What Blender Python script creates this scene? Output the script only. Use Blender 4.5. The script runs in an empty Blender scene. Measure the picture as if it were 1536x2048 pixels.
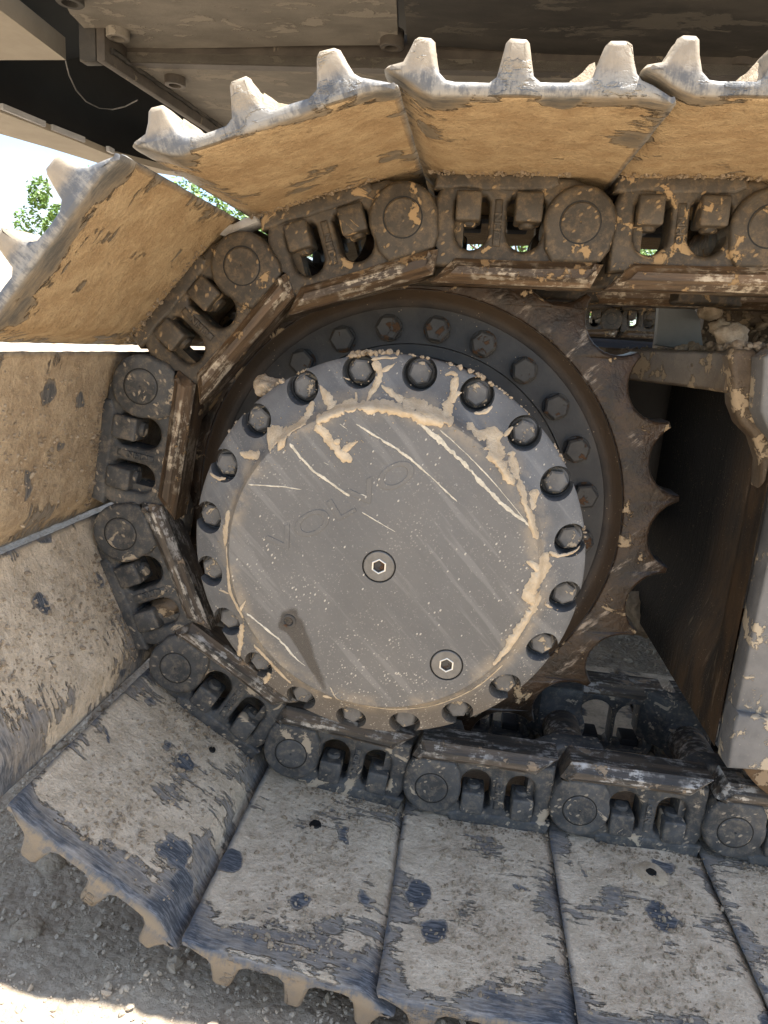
import bpy, bmesh, math, random
from mathutils import Vector, Matrix, noise
random.seed(7)
S = bpy.context.scene
PI = math.pi
# ------------------------------------------------------------------ camera, world, sun, exposure
CAM = Vector((0.0843, -0.9191, 0.2437)); YAW, PITCH, ROLL, FPX = -0.1098, 0.2340, -0.0746, 1397.23
cy, sy, cp, sp, cr, sr = math.cos(YAW), math.sin(YAW), math.cos(PITCH), math.sin(PITCH), math.cos(ROLL), math.sin(ROLL)
FWD = Vector((sy*cp, cy*cp, -sp)); r_ = Vector((cy, -sy, 0)); d_ = FWD.cross(r_)
RIGHT = cr*r_ + sr*d_; DOWN = -sr*r_ + cr*d_
cd = bpy.data.cameras.new('camera'); cam = bpy.data.objects.new('camera', cd); S.collection.objects.link(cam)
cam.matrix_world = Matrix(((RIGHT.x, -DOWN.x, -FWD.x, CAM.x), (RIGHT.y, -DOWN.y, -FWD.y, CAM.y), (RIGHT.z, -DOWN.z, -FWD.z, CAM.z), (0, 0, 0, 1)))
cd.sensor_fit = 'VERTICAL'; cd.sensor_height = 24; cd.lens = FPX/2048*24; cd.clip_start = .02; cd.clip_end = 2000
S.camera = cam
def ray(px, py): return ((px-768)/FPX)*RIGHT + ((py-1024)/FPX)*DOWN + FWD
def atY(px, py, Y): d = ray(px, py); return CAM + d*((Y-CAM.y)/d.y)
def atZ(px, py, Z): d = ray(px, py); return CAM + d*((Z-CAM.z)/d.z)

SUNDIR = Vector((0.30, 0.070, 1.0)).normalized()
w = bpy.data.worlds.new('World'); S.world = w; w.use_nodes = True
nt = w.node_tree; nt.nodes.clear()
sky = nt.nodes.new('ShaderNodeTexSky'); sky.sky_type = 'NISHITA'; sky.sun_disc = False
sky.sun_elevation = math.asin(SUNDIR.z); sky.sun_rotation = math.atan2(SUNDIR.x, SUNDIR.y); sky.dust_density = .6; sky.ozone_density = 1.5
tc = nt.nodes.new('ShaderNodeTexCoord'); mp = nt.nodes.new('ShaderNodeMapping'); mp.inputs['Scale'].default_value = (1, 1, 2.2)
nz = nt.nodes.new('ShaderNodeTexNoise'); nz.inputs['Scale'].default_value = 3.2; nz.inputs['Detail'].default_value = 7; nz.inputs['Roughness'].default_value = .55
rp = nt.nodes.new('ShaderNodeValToRGB'); rp.color_ramp.elements[0].position = .43; rp.color_ramp.elements[1].position = .65
rp.color_ramp.elements[1].color = (.85, .85, .85, 1)
mx = nt.nodes.new('ShaderNodeMix'); mx.data_type = 'RGBA'; mx.inputs[7].default_value = (3.3, 3.4, 3.55, 1)
bg = nt.nodes.new('ShaderNodeBackground'); bg.inputs['Strength'].default_value = .09
wo = nt.nodes.new('ShaderNodeOutputWorld')
L = nt.links.new
L(tc.outputs['Generated'], mp.inputs['Vector']); L(mp.outputs[0], nz.inputs['Vector']); L(nz.outputs['Fac'], rp.inputs[0])
L(rp.outputs[0], mx.inputs[0]); L(sky.outputs[0], mx.inputs[6]); L(mx.outputs[2], bg.inputs['Color']); L(bg.outputs[0], wo.inputs['Surface'])
sd = bpy.data.lights.new('sun', 'SUN'); sd.energy = 4.2; sd.angle = math.radians(.5); sd.color = (1, .96, .9)
sun = bpy.data.objects.new('sun', sd); S.collection.objects.link(sun)
sun.rotation_euler = SUNDIR.to_track_quat('Z', 'Y').to_euler()
S.view_settings.view_transform = 'Standard'; S.view_settings.look = 'None'; S.view_settings.gamma = 1
S.view_settings.use_curve_mapping = False; S.view_settings.exposure = 2.02
S.cycles.max_bounces = 6; S.cycles.diffuse_bounces = 4

# ------------------------------------------------------------------ material helper
class M:
    def __init__(s, name):
        s.m = bpy.data.materials.new(name); s.m.use_nodes = True; s.t = s.m.node_tree
        s.b = s.t.nodes['Principled BSDF']; s.tc = s.t.nodes.new('ShaderNodeTexCoord'); s.oi = None
    def put(s, sock, v):
        if isinstance(v, bpy.types.NodeSocket): s.t.links.new(v, sock)
        elif isinstance(v, (tuple, list)) and len(v) == 3 and sock.type == 'RGBA': sock.default_value = (*v, 1)
        else: sock.default_value = v
    def obj(s): return s.tc.outputs['Object']
    def info(s, k):
        if not s.oi: s.oi = s.t.nodes.new('ShaderNodeObjectInfo')
        return s.oi.outputs[k]
    def coord(s, scale=(1, 1, 1), rot=(0, 0, 0), rnd=True):
        m = s.t.nodes.new('ShaderNodeMapping'); m.inputs['Scale'].default_value = scale; m.inputs['Rotation'].default_value = rot
        v = s.obj()
        if rnd:
            a = s.t.nodes.new('ShaderNodeVectorMath'); a.operation = 'ADD'
            k = s.math('MULTIPLY', s.info('Random'), 9.0); s.put(a.inputs[0], v); s.put(a.inputs[1], k); v = a.outputs[0]
        if any(rot) and len(set(scale)) > 1: m.vector_type = 'TEXTURE'; m.inputs['Scale'].default_value = tuple(1/c for c in scale)   # turn first, then stretch
        s.put(m.inputs['Vector'], v); return m.outputs[0]
    def math(s, op, a, b=0.0, c=0.0, clamp=False):
        n = s.t.nodes.new('ShaderNodeMath'); n.operation = op; n.use_clamp = clamp
        for i, v in enumerate((a, b, c)): s.put(n.inputs[i], v)
        return n.outputs[0]
    def noise(s, scale, detail=6, rough=.6, co=None, dist=0.0):
        n = s.t.nodes.new('ShaderNodeTexNoise'); n.inputs['Scale'].default_value = scale; n.inputs['Detail'].default_value = detail
        n.inputs['Roughness'].default_value = rough; n.inputs['Distortion'].default_value = dist
        s.put(n.inputs['Vector'], co if co is not None else s.coord()); return n.outputs['Fac']
    def vor(s, scale, co=None, feat='F1', out='Distance', rnd=1.0):
        n = s.t.nodes.new('ShaderNodeTexVoronoi'); n.feature = feat; n.inputs['Scale'].default_value = scale; n.inputs['Randomness'].default_value = rnd
        s.put(n.inputs['Vector'], co if co is not None else s.coord()); return n.outputs[out]
    def ramp(s, v, a, b):
        n = s.t.nodes.new('ShaderNodeMapRange'); n.interpolation_type = 'SMOOTHSTEP'
        s.put(n.inputs['Value'], v); s.put(n.inputs['From Min'], a); s.put(n.inputs['From Max'], b); return n.outputs[0]
    def mix(s, f, a, b, mode='MIX'):
        n = s.t.nodes.new('ShaderNodeMix'); n.data_type = 'RGBA'; n.blend_type = mode
        s.put(n.inputs[0], f); s.put(n.inputs[6], a if not isinstance(a, tuple) else (*a, 1)); s.put(n.inputs[7], b if not isinstance(b, tuple) else (*b, 1)); return n.outputs[2]
    def xyz(s, v=None):
        n = s.t.nodes.new('ShaderNodeSeparateXYZ'); s.put(n.inputs[0], v if v is not None else s.obj()); return n.outputs
    def bump(s, h, dist, strength=1.0, prev=None):
        n = s.t.nodes.new('ShaderNodeBump'); n.inputs['Strength'].default_value = strength; n.inputs['Distance'].default_value = dist
        s.put(n.inputs['Height'], h)
        if prev is not None: s.put(n.inputs['Normal'], prev)
        return n.outputs[0]
    def out(s, col, rough, metal=0.0, normal=None, spec=.5):
        s.put(s.b.inputs['Base Color'], col); s.put(s.b.inputs['Roughness'], rough); s.put(s.b.inputs['Metallic'], metal)
        s.put(s.b.inputs['Specular IOR Level'], spec)
        if normal is not None: s.put(s.b.inputs['Normal'], normal)
        return s.m

def mat_shoe(name, mudA, mudB, paintA, paintB, cover_amt, streak_y, edgeA, edgeB, tip, band=.075):
    """steel plate: blue-grey paint with ragged dried mud over it; local x = along chain, y = across, z = outward;
    vertex attributes: free = distance from the free edge, outer = 1 on the ground side and the cut edge"""
    m = M(name); X = m.xyz(); x = X[0]
    def attr(n):
        a = m.t.nodes.new('ShaderNodeAttribute'); a.attribute_name = n; return a.outputs['Fac']
    free, outer = attr('free'), attr('outer')
    big = m.noise(9, 7, .64)
    stre = m.noise(1, 4, .65, m.coord((14, 130, 60) if not streak_y else (16, 110, 60)))
    dy = m.ramp(free, .004, band)                                  # mud thins out at the free edge
    eu = m.math('MULTIPLY', m.ramp(x, .030, .085), m.ramp(x, .255, .205))
    k = m.math('ADD', m.math('MULTIPLY', dy, .34), m.math('MULTIPLY', eu, .16))
    k = m.math('ADD', k, m.math('MULTIPLY', m.math('SUBTRACT', big, .5), 1.5))
    k = m.math('ADD', k, m.math('MULTIPLY', m.math('SUBTRACT', stre, .5), .55))
    warp = m.t.nodes.new('ShaderNodeVectorMath'); warp.operation = 'ADD'
    nzz = m.t.nodes.new('ShaderNodeTexNoise'); nzz.inputs['Scale'].default_value = 34; nzz.inputs['Detail'].default_value = 3; m.put(nzz.inputs['Vector'], m.coord())
    sc = m.t.nodes.new('ShaderNodeVectorMath'); sc.operation = 'SCALE'; sc.inputs['Scale'].default_value = .024; m.put(sc.inputs[0], nzz.outputs['Color'])
    m.put(warp.inputs[0], m.coord((1, .8, 1))); m.put(warp.inputs[1], sc.outputs[0])
    spots = m.vor(14, warp.outputs[0]); pick = m.ramp(m.noise(8, 2, .5, m.coord()), .49, .53)
    sp_ = m.math('MULTIPLY', m.ramp(spots, .30, .18), pick)
    k = m.math('SUBTRACT', k, m.math('MULTIPLY', sp_, .6 if not streak_y else .22))
    mask = m.ramp(k, cover_amt-.03, cover_amt+.035)
    film = m.ramp(k, cover_amt-.30, cover_amt+.02)                 # thin dust film on the paint
    grain = m.noise(230, 3, .7); mid = m.noise(30, 5, .68)
    clump = m.noise(75, 6, .72)
    mud = m.mix(m.ramp(mid, .36, .64), mudB, mudA)
    mud = m.mix(m.math('MULTIPLY', m.ramp(clump, .54, .68), .5), mud, tuple(c*.62 for c in mudB))
    mud = m.mix(m.math('MULTIPLY', m.ramp(grain, .56, .68), .45), mud, tuple(min(1, c*1.3) for c in mudA))
    mud = m.mix(m.math('MULTIPLY', m.ramp(grain, .44, .34), .28), mud, tuple(c*.6 for c in mudB))
    scr = m.noise(1, 5, .7, m.coord((60, 420, 60)))
    paint = m.mix(m.ramp(scr, .42, .66), paintA, paintB)
    paint = m.mix(m.math('MULTIPLY', film, .34), paint, mudA)
    col = m.mix(mask, paint, mud)
    ed = m.mix(m.ramp(m.math('ADD', m.math('ADD', mid, m.math('MULTIPLY', m.math('SUBTRACT', clump, .5), .7)), m.math('MULTIPLY', m.math('SUBTRACT', m.noise(1, 4, .7, m.coord((300, 60, 40))), .5), .5)), .38, .62), edgeA, edgeB)
    oz = m.math('MULTIPLY', outer, m.ramp(m.math('ADD', X[2], m.math('MULTIPLY', mid, .02)), .079, .092))
    ed = m.mix(m.math('MULTIPLY', oz, .8), ed, tip)
    col = m.mix(outer, col, ed)
    h = m.math('ADD', m.math('MULTIPLY', mask, .55), m.math('MULTIPLY', m.math('MULTIPLY', m.math('ADD', m.math('MULTIPLY', grain, .9), m.math('MULTIPLY', mid, 1.8)), mask), .6))
    h2 = m.math('ADD', m.math('MULTIPLY', h, m.math('SUBTRACT', 1.0, outer)), m.math('MULTIPLY', clump, m.math('ADD', m.math('MULTIPLY', mask, .8), .25)))
    nb = m.bump(h2, .0042)
    rough = m.math('ADD', m.math('MULTIPLY', mask, .42), .5)
    return m.out(col, rough, 0, nb, .35)

def mat_cast(name, base, base2, mud, amt, wet=.55):
    """cast track link: dark steel with fine flecks and smears of mud"""
    m = M(name)
    n1 = m.noise(18, 8, .6); col = m.mix(m.ramp(n1, .35, .68), base, base2)
    dust = m.noise(90, 8, .75)
    col = m.mix(m.math('MULTIPLY', m.ramp(dust, .45, .68), .5), col, tuple(c*.6 for c in mud))
    fl = m.vor(120, m.coord((1, 1, .5), (.4, .9, .3))); fk = m.math('MULTIPLY', m.ramp(fl, .24, .15), m.ramp(m.noise(28, 3, .5), .44, .56))
    sm = m.noise(26, 7, .62, m.coord((1, 1, 1)), .6); smk = m.ramp(sm, amt, amt+.025)
    mask = m.math('MAXIMUM', m.math('MULTIPLY', fk, .75), smk)
    col = m.mix(mask, col, mud)
    h = m.math('ADD', m.math('MULTIPLY', mask, .5), m.math('MULTIPLY', m.noise(300, 4, .7), .45))
    return m.out(col, m.math('ADD', m.math('MULTIPLY', mask, .35), wet), 0, m.bump(h, .0012), .45)

def mat_rail(name, dark, rust, bright, mud):
    m = M(name)
    st = m.noise(1, 9, .72, m.coord((16, 130, 130))); st2 = m.noise(1, 7, .65, m.coord((5, 70, 70)))
    col = m.mix(m.ramp(st2, .38, .62), dark, rust)
    br = m.math('MULTIPLY', m.ramp(m.math('ADD', st, m.math('MULTIPLY', m.math('SUBTRACT', m.noise(90, 4, .7), .5), .6)), .48, .60), m.ramp(m.noise(16, 4, .6), .42, .56))
    col = m.mix(br, col, bright)
    mk = m.ramp(m.noise(30, 6, .65), .60, .63); col = m.mix(mk, col, mud)
    met = m.math('MULTIPLY', br, .55)
    return m.out(col, m.math('ADD', .42, m.math('MULTIPLY', mk, .4)), met, m.bump(m.math('ADD', st, m.math('MULTIPLY', mk, .6)), .0016), .5)

def mat_plain(name, a, b, scale=20, rough=.6, mud=None, amt=.62, bump=.0008, spec=.4, fleck=0.0, met=0.0, stretch=(1, 1, 1), rot=(0, 0, 0)):
    m = M(name); co = m.coord(stretch, rot)
    n = m.noise(scale, 6, .65, co); col = m.mix(m.ramp(n, .32, .7), a, b); mask = None
    if fleck:
        fl = m.math('MULTIPLY', m.ramp(m.vor(260), .22, .14), m.ramp(m.noise(35, 4, .6), .5, .62))
        col = m.mix(m.math('MULTIPLY', fl, fleck), col, mud)
    if mud is not None:
        mask = m.ramp(m.noise(scale*1.3, 6, .66, m.coord(stretch, rot), .3), amt, amt+.03); col = m.mix(mask, col, mud)
    h = m.noise(scale*9, 3, .7)
    if mask is not None: h = m.math('ADD', m.math('MULTIPLY', h, .5), mask)
    r = rough if mask is None else m.math('ADD', m.math('MULTIPLY', mask, .9-rough), rough)
    return m.out(col, r, met, m.bump(h, bump), spec)

MUD = (.46, .36, .24); CREAM = (.60, .48, .33)
OCH = (.46, .335, .190); OCHB = (.36, .245, .13)  # upper-run mud, warm ground bounce put into the colour
GRY = (.72, .60, .445); GRYB = (.56, .455, .325)  # same mud on the lower run, sky-lit tone put into the colour
EDA, EDB = (.125, .128, .132), (.30, .28, .245)
m_shoe_top = mat_shoe('mud_on_steel_bounce_tint', OCH, OCHB, (.10, .095, .085), (.19, .165, .13), .235, True, EDA, EDB, (.38, .31, .22), .045)
m_shoe_mid = mat_shoe('mud_on_steel_half_tint', (.50, .385, .25), (.36, .265, .165), (.085, .085, .085), (.22, .205, .18), .22, False, EDA, EDB, (.44, .36, .26))  # same mud, tinted between bounce-lit upper and sky-lit lower run
m_shoe_low = mat_shoe('mud_on_steel_sky_tint', GRY, GRYB, (.057, .064, .074), (.20, .206, .215), .315, False, (.10, .110, .125), (.20, .17, .13), (.165, .140, .108))
m_cast_top = mat_cast('cast_steel_bounce_tint', (.040, .033, .025), (.075, .062, .047), (.36, .25, .135), .60, .5)  # upper links, warm ground bounce put into the steel colour
m_cast_low = mat_cast('blue_grey_cast_steel', (.038, .040, .041), (.085, .086, .085), (.42, .345, .25), .60, .6)
m_rail_top = mat_rail('worn_brown_rail', (.05, .033, .02), (.14, .088, .048), (.50, .43, .33), (.32, .215, .11))
m_rail_low = mat_rail('worn_grey_rail', (.045, .042, .038), (.13, .10, .072), (.55, .52, .47), (.33, .25, .17))
m_tooth = M('oily_brown_tooth'); _m = m_tooth
_n = _m.noise(24, 8, .65, _m.coord(rnd=False)); _st = _m.noise(1, 8, .7, _m.coord((55, 55, 14), (.3, .8, .5), False))
_c = _m.mix(_m.ramp(_n, .35, .68), (.016, .010, .006), (.055, .031, .016))
_br = _m.math('MULTIPLY', _m.ramp(_st, .53, .64), _m.ramp(_m.noise(15, 3, .5, _m.coord(rnd=False)), .46, .56))
_c = _m.mix(_m.math('MULTIPLY', _br, .7), _c, (.40, .34, .28))
_X = _m.xyz(); _rr = _m.math('SQRT', _m.math('ADD', _m.math('MULTIPLY', _X[0], _X[0]), _m.math('MULTIPLY', _X[2], _X[2])))
_gn = _m.t.nodes.new('ShaderNodeNewGeometry'); _ny = _m.math('ABSOLUTE', _m.xyz(_gn.outputs['Normal'])[1])
_c = _m.mix(_m.math('MULTIPLY', _m.ramp(_ny, .75, .35), .55), _c, (.17, .175, .18))
_mk = _m.ramp(_m.noise(22, 7, .62, _m.coord(rnd=False), .5), .60, .625); _c = _m.mix(_mk, _c, (.40, .295, .18))
m_tooth = _m.out(_c, _m.math('ADD', .33, _m.math('MULTIPLY', _mk, .4)), _m.math('MULTIPLY', _br, .4), _m.bump(_m.math('ADD', _m.math('MULTIPLY', _mk, .6), _m.noise(60, 5, .7, _m.coord(rnd=False))), .0030), .42)
# sprocket flange: dark paint, oily brown towards the rim (local x,z radial)
_m = M('dark_oily_flange'); X = _m.xyz(); _r = _m.math('SQRT', _m.math('ADD', _m.math('MULTIPLY', X[0], X[0]), _m.math('MULTIPLY', X[2], X[2])))
_n = _m.noise(20, 8, .65, _m.coord(rnd=False))
_c = _m.mix(_m.ramp(_n, .35, .7), (.020, .021, .023), (.044, .044, .044))
_c = _m.mix(_m.math('MULTIPLY', _m.ramp(_m.math('ADD', _r, _m.math('MULTIPLY', _n, .03)), .308, .335), .9), _c, (.075, .05, .03))
_fl = _m.math('MULTIPLY', _m.ramp(_m.vor(170, _m.coord(rnd=False)), .17, .1), _m.ramp(_m.noise(30, 3, .5, _m.coord(rnd=False)), .54, .62)); _c = _m.mix(_m.math('MULTIPLY', _fl, .8), _c, MUD)
m_flange = _m.out(_c, _m.math('ADD', .42, _m.math('MULTIPLY', _n, .2)), 0, _m.bump(_m.noise(220, 4, .7, _m.coord(rnd=False)), .0006), .45)
# hub cover: grey paint, brownish dust film, wiped diagonal streaks, pale flecks
_m = M('dusty_grey_cover'); X = _m.xyz(); _r = _m.math('SQRT', _m.math('ADD', _m.math('MULTIPLY', X[0], X[0]), _m.math('MULTIPLY', X[2], X[2])))
cN = lambda sc=(1, 1, 1), rt=(0, 0, 0): _m.coord(sc, rt, False)
_face = _m.ramp(_r, .186, .178)
_n = _m.noise(7, 6, .6, cN()); _dust = _m.noise(420, 4, .7, cN())
_pt = _m.mix(_m.ramp(_m.noise(22, 6, .6, cN()), .3, .7), (.098, .101, .104), (.150, .153, .155))
_df = _m.mix(_m.ramp(_n, .3, .7), (.122, .117, .109), (.152, .145, .134))
_c = _m.mix(_m.math('ADD', _m.math('MULTIPLY', _face, .78), .12), _pt, _df)
_stn = _m.noise(1, 5, .6, cN((5, 5, 60), (0, math.radians(46), 0)))
_c = _m.mix(_m.math('MULTIPLY', _m.ramp(_stn, .54, .64), .16), _c, (.40, .385, .355))
_c = _m.mix(_m.math('MULTIPLY', _m.ramp(_stn, .46, .36), .18), _c, (.10, .097, .092))
_low = _m.math('MULTIPLY', _m.ramp(X[2], -.11, -.19), _m.math('SUBTRACT', 1.0, _face)); _c = _m.mix(_m.math('MULTIPLY', _low, .55), _c, (.15, .118, .082))  # browner shade of the lower rim put into the colour
_c = _m.mix(_m.math('MULTIPLY', _m.ramp(_dust, .60, .74), .55), _c, (.52, .48, .42))
_ring = _m.math('MULTIPLY', _m.math('MULTIPLY', _m.ramp(_r, .158, .176), _m.ramp(_r, .206, .186)), _m.ramp(_m.noise(26, 6, .68, cN()), .42, .62))
_c = _m.mix(_m.math('MULTIPLY', _ring, .55), _c, (.36, .29, .20))
_den = _m.ramp(_m.math('ADD', _m.noise(9, 4, .6, cN()), _m.math('MULTIPLY', X[2], -.9)), .40, .72)
_f1 = _m.math('MULTIPLY', _m.ramp(_m.vor(330, cN((1, 1, .7), (0, .8, 0))), .30, .20), _m.math('MULTIPLY', _den, _m.ramp(_m.noise(120, 3, .6, cN()), .45, .6)))
_f2 = _m.math('MULTIPLY', _m.ramp(_m.vor(150, cN((1, 1, .6), (0, .5, 0))), .17, .12), _m.ramp(_m.noise(40, 2, .5, cN()), .52, .58))
_c = _m.mix(_m.math('MAXIMUM', _m.math('MULTIPLY', _f1, .6), _m.math('MULTIPLY', _f2, .65)), _c, (.66, .60, .50))
m_cover = _m.out(_c, .58, 0, _m.bump(_m.math('ADD', _m.noise(500, 3, .6, cN()), _m.math('MULTIPLY', _f2, 1.5)), .00035), .4)
m_mudsplat = mat_plain('cream_dried_mud', (.50, .39, .26), (.66, .545, .39), 60, .9, bump=.0016, spec=.2)
m_scratch = mat_plain('pale_dust_streak', (.44, .40, .32), (.70, .64, .52), 160, .9, bump=.0004, spec=.2)
m_bolt = mat_plain('dusty_bolt', (.10, .098, .095), (.15, .145, .138), 60, .55, (.42, .34, .24), .575, .0006, fleck=.4)
m_bolt_dark = mat_plain('dark_rusty_bolt', (.035, .034, .033), (.06, .056, .05), 40, .5, (.085, .045, .022), .56, .0006)
m_recess = mat_plain('black_recess_shade', (.008, .008, .008), (.014, .014, .013), 30, .5)  # black stands in for the shade in gaps, grooves and holes
m_steel = mat_plain('dusty_steel_plug', (.135, .129, .118), (.18, .172, .158), 80, .42, bump=.0003, met=.25)
m_bright = mat_plain('bare_bright_steel', (.6, .58, .54), (.75, .72, .66), 90, .3, bump=.0002, met=.7)
m_clod = mat_plain('dry_dirt', (.34, .265, .18), (.55, .45, .33), 55, .95, bump=.003, spec=.15)
m_clod_dark = mat_plain('dark_dirt', (.24, .185, .125), (.40, .32, .23), 70, .95, bump=.003, spec=.15)  # darker brown tone of dirt
m_stone = mat_plain('grey_stone', (.42, .41, .39), (.55, .53, .5), 70, .8, bump=.001)
_m = M('rusty_plate_far_shade'); X = _m.xyz(); c0 = _m.coord((1, 1.8, .7), (0, 0, 0), False); n1 = _m.noise(13, 6, .66, c0); n2 = _m.noise(1, 5, .7, _m.coord((40, 90, 9), (0, 0, 0), False))
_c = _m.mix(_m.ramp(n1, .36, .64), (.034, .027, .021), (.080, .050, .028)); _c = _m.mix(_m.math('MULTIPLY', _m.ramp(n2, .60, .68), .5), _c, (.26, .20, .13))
_shade = _m.ramp(_m.math('ADD', X[1], _m.math('ADD', _m.math('MULTIPLY', n1, .10), _m.math('MULTIPLY', X[2], .12))), .20, .32); _c = _m.mix(_shade, _c, (.004, .004, .004))  # near-black shade painted over the far part of the plate
_f = _m.math('MULTIPLY', _m.ramp(_m.vor(190, _m.coord(rnd=False)), .20, .12), _m.ramp(_m.noise(30, 3, .6, _m.coord(rnd=False)), .5, .6)); _c = _m.mix(_m.math('MULTIPLY', _f, .5), _c, (.36, .28, .18))
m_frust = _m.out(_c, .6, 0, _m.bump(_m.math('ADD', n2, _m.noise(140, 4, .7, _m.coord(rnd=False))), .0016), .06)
m_fgrey = mat_plain('scuffed_grey_frame', (.12, .118, .115), (.20, .193, .183), 14, .6, (.46, .38, .27), .535, .0015, fleck=.6)
m_fbrown = mat_plain('brown_frame_flange', (.075, .052, .032), (.15, .11, .07), 22, .55, (.36, .27, .17), .545, .002, fleck=.4)
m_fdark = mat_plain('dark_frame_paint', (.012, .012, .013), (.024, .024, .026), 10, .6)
m_gusset = mat_plain('grey_gusset', (.14, .155, .165), (.20, .215, .22), 9, .6, bump=.0004)
m_rollr = mat_plain('rusty_roller', (.085, .052, .028), (.17, .105, .055), 26, .6, (.30, .22, .14), .57, .001)
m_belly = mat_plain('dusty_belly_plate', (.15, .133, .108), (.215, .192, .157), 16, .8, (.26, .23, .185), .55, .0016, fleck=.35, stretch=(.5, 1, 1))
m_belly_dk = mat_plain('dusty_plate_shade_tone', (.030, .027, .023), (.062, .055, .045), 11, .75, (.085, .075, .060), .55, .0012, fleck=.3, stretch=(.4, 1, 1))  # belly plate copy with shade put into the colour
m_beam = mat_plain('dark_brown_beam', (.040, .032, .025), (.075, .062, .048), 16, .6, (.16, .135, .10), .62, .001)
m_skirt = mat_plain('sandy_painted_skirt', (.30, .26, .20), (.36, .315, .245), 9, .7, bump=.0006)
m_black = mat_plain('black_cavity_shade', (.008, .008, .008), (.013, .013, .013), 9, .6, bump=.0002)  # black colour stands in for the darkness inside the hollow
m_lip = mat_plain('pale_grey_lip', (.42, .42, .42), (.5, .5, .5), 20, .5)
m_hose = mat_plain('grey_cable', (.12, .12, .11), (.2, .19, .18), 60, .5)
m_leaf = M('leaves'); m_leaf = m_leaf.out(m_leaf.mix(m_leaf.noise(1.7, 3), (.05, .12, .018), (.17, .27, .045)), .6)
m_bark = mat_plain('bark', (.08, .06, .045), (.14, .11, .08), 8, .9, bump=.01)
_m = M('dry_gravelly_soil'); c0 = _m.coord((1, 1, 1), (0, 0, 0), False)
_a = _m.noise(2.2, 6, .6, c0); _b = _m.noise(45, 9, .7, c0); _v = _m.vor(95, c0); _g = _m.noise(240, 5, .7, c0)
_c = _m.mix(_m.ramp(_a, .35, .65), (.52, .42, .305), (.62, .52, .39)); _c = _m.mix(_m.math('MULTIPLY', _m.ramp(_b, .60, .42), .5), _c, (.33, .25, .175))
_c = _m.mix(_m.math('MULTIPLY', _m.ramp(_g, .56, .7), .5), _c, (.58, .52, .42))
m_ground = _m.out(_c, .95, 0, _m.bump(_m.math('ADD', _b, _m.math('ADD', _m.math('MULTIPLY', _v, -.7), _m.math('MULTIPLY', _g, .4))), .010), .15)
_m = M('gravel_stones'); _c = _m.mix(_m.noise(38, 3, .5, _m.coord((1, 1, 1), (0, 0, 0), False)), (.34, .27, .195), (.60, .51, .39)); m_gravel = _m.out(_c, .9, 0, _m.bump(_m.noise(400, 4, .7, _m.coord((1, 1, 1), (0, 0, 0), False)), .001), .2)

# ------------------------------------------------------------------ mesh helpers
COL = S.collection
def link_obj(name, me, mat=None, parent=None, smooth=35):
    o = bpy.data.objects.new(name, me); COL.objects.link(o)
    if mat is not None and not me.materials: me.materials.append(mat)
    if parent is not None: o.parent = parent
    if smooth and len(me.polygons):
        me.shade_smooth(); me.set_sharp_from_angle(angle=math.radians(smooth))
    return o
def tag(o, label=None, cat=None, group=None, kind=None):
    for k, v in (('label', label), ('category', cat), ('group', group), ('kind', kind)):
        if v: o[k] = v
    return o
def thing(name, loc, label, cat, group=None):
    o = bpy.data.objects.new(name, None); COL.objects.link(o); o.location = loc; o.empty_display_size = .05
    return tag(o, label, cat, group)
def bm_mesh(bm, name='m'):
    me = bpy.data.meshes.new(name); bmesh.ops.recalc_face_normals(bm, faces=bm.faces[:]); bm.to_mesh(me); bm.free(); return me
def raw(verts, faces):
    me = bpy.data.meshes.new('m'); me.from_pydata([tuple(v) for v in verts], [], faces); me.update(); return me
def slab(outline, holes, y0, y1, bev=.003, res=2, mapf=None):
    """2-D outline (a,b) with holes, rounded edges, standing from depth y0 (front) to y1 -> mesh with coords (a, y, b)"""
    cu = bpy.data.curves.new('c', 'CURVE'); cu.dimensions = '2D'; cu.fill_mode = 'BOTH'
    for pts in [outline]+list(holes):
        sp = cu.splines.new('POLY'); sp.points.add(len(pts)-1); sp.use_cyclic_u = True
        for q, (a, b) in zip(sp.points, pts): q.co = (a, b, 0, 1)
    cu.extrude = max((y1-y0)/2-bev, 1e-5); cu.bevel_depth = bev; cu.bevel_resolution = res; cu.offset = -bev
    o = bpy.data.objects.new('c', cu); COL.objects.link(o)
    dg = bpy.context.evaluated_depsgraph_get(); dg.update()
    me = bpy.data.meshes.new_from_object(o.evaluated_get(dg)); bpy.data.objects.remove(o); bpy.data.curves.remove(cu)
    me.materials.clear(); ym = (y0+y1)/2
    for v in me.vertices:
        a, b, c = v.co; v.co = (a, ym-c, b)
    bm = bmesh.new(); bm.from_mesh(me); bmesh.ops.remove_doubles(bm, verts=bm.verts, dist=1e-6)
    bmesh.ops.recalc_face_normals(bm, faces=bm.faces[:]); bm.to_mesh(me); bm.free()
    return me
def join(meshes):
    bm = bmesh.new()
    for me in meshes: bm.from_mesh(me)
    out = bpy.data.meshes.new('m'); bm.to_mesh(out); bm.free(); return out
def mirror_y(me, yc):
    out = me.copy()
    for v in out.vertices: v.co.y = 2*yc - v.co.y
    out.flip_normals(); return out
def lathe(prof, n=128, closed=True, a0=0.0):
    """profile [(r, y)] about the Y axis"""
    vs, fs = [], []; k = len(prof)
    for i in range(n):
        a = a0+2*PI*i/n
        for r, y in prof: vs.append((r*math.cos(a), y, r*math.sin(a)))
    for i in range(n):
        j = (i+1) % n
        for q in range(k if closed else k-1):
            q2 = (q+1) % k; fs.append((i*k+q, i*k+q2, j*k+q2, j*k+q))
    bm = bmesh.new(); me = raw(vs, fs); bm.from_mesh(me); bmesh.ops.remove_doubles(bm, verts=bm.verts, dist=1e-7)
    return bm_mesh(bm)
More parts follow.
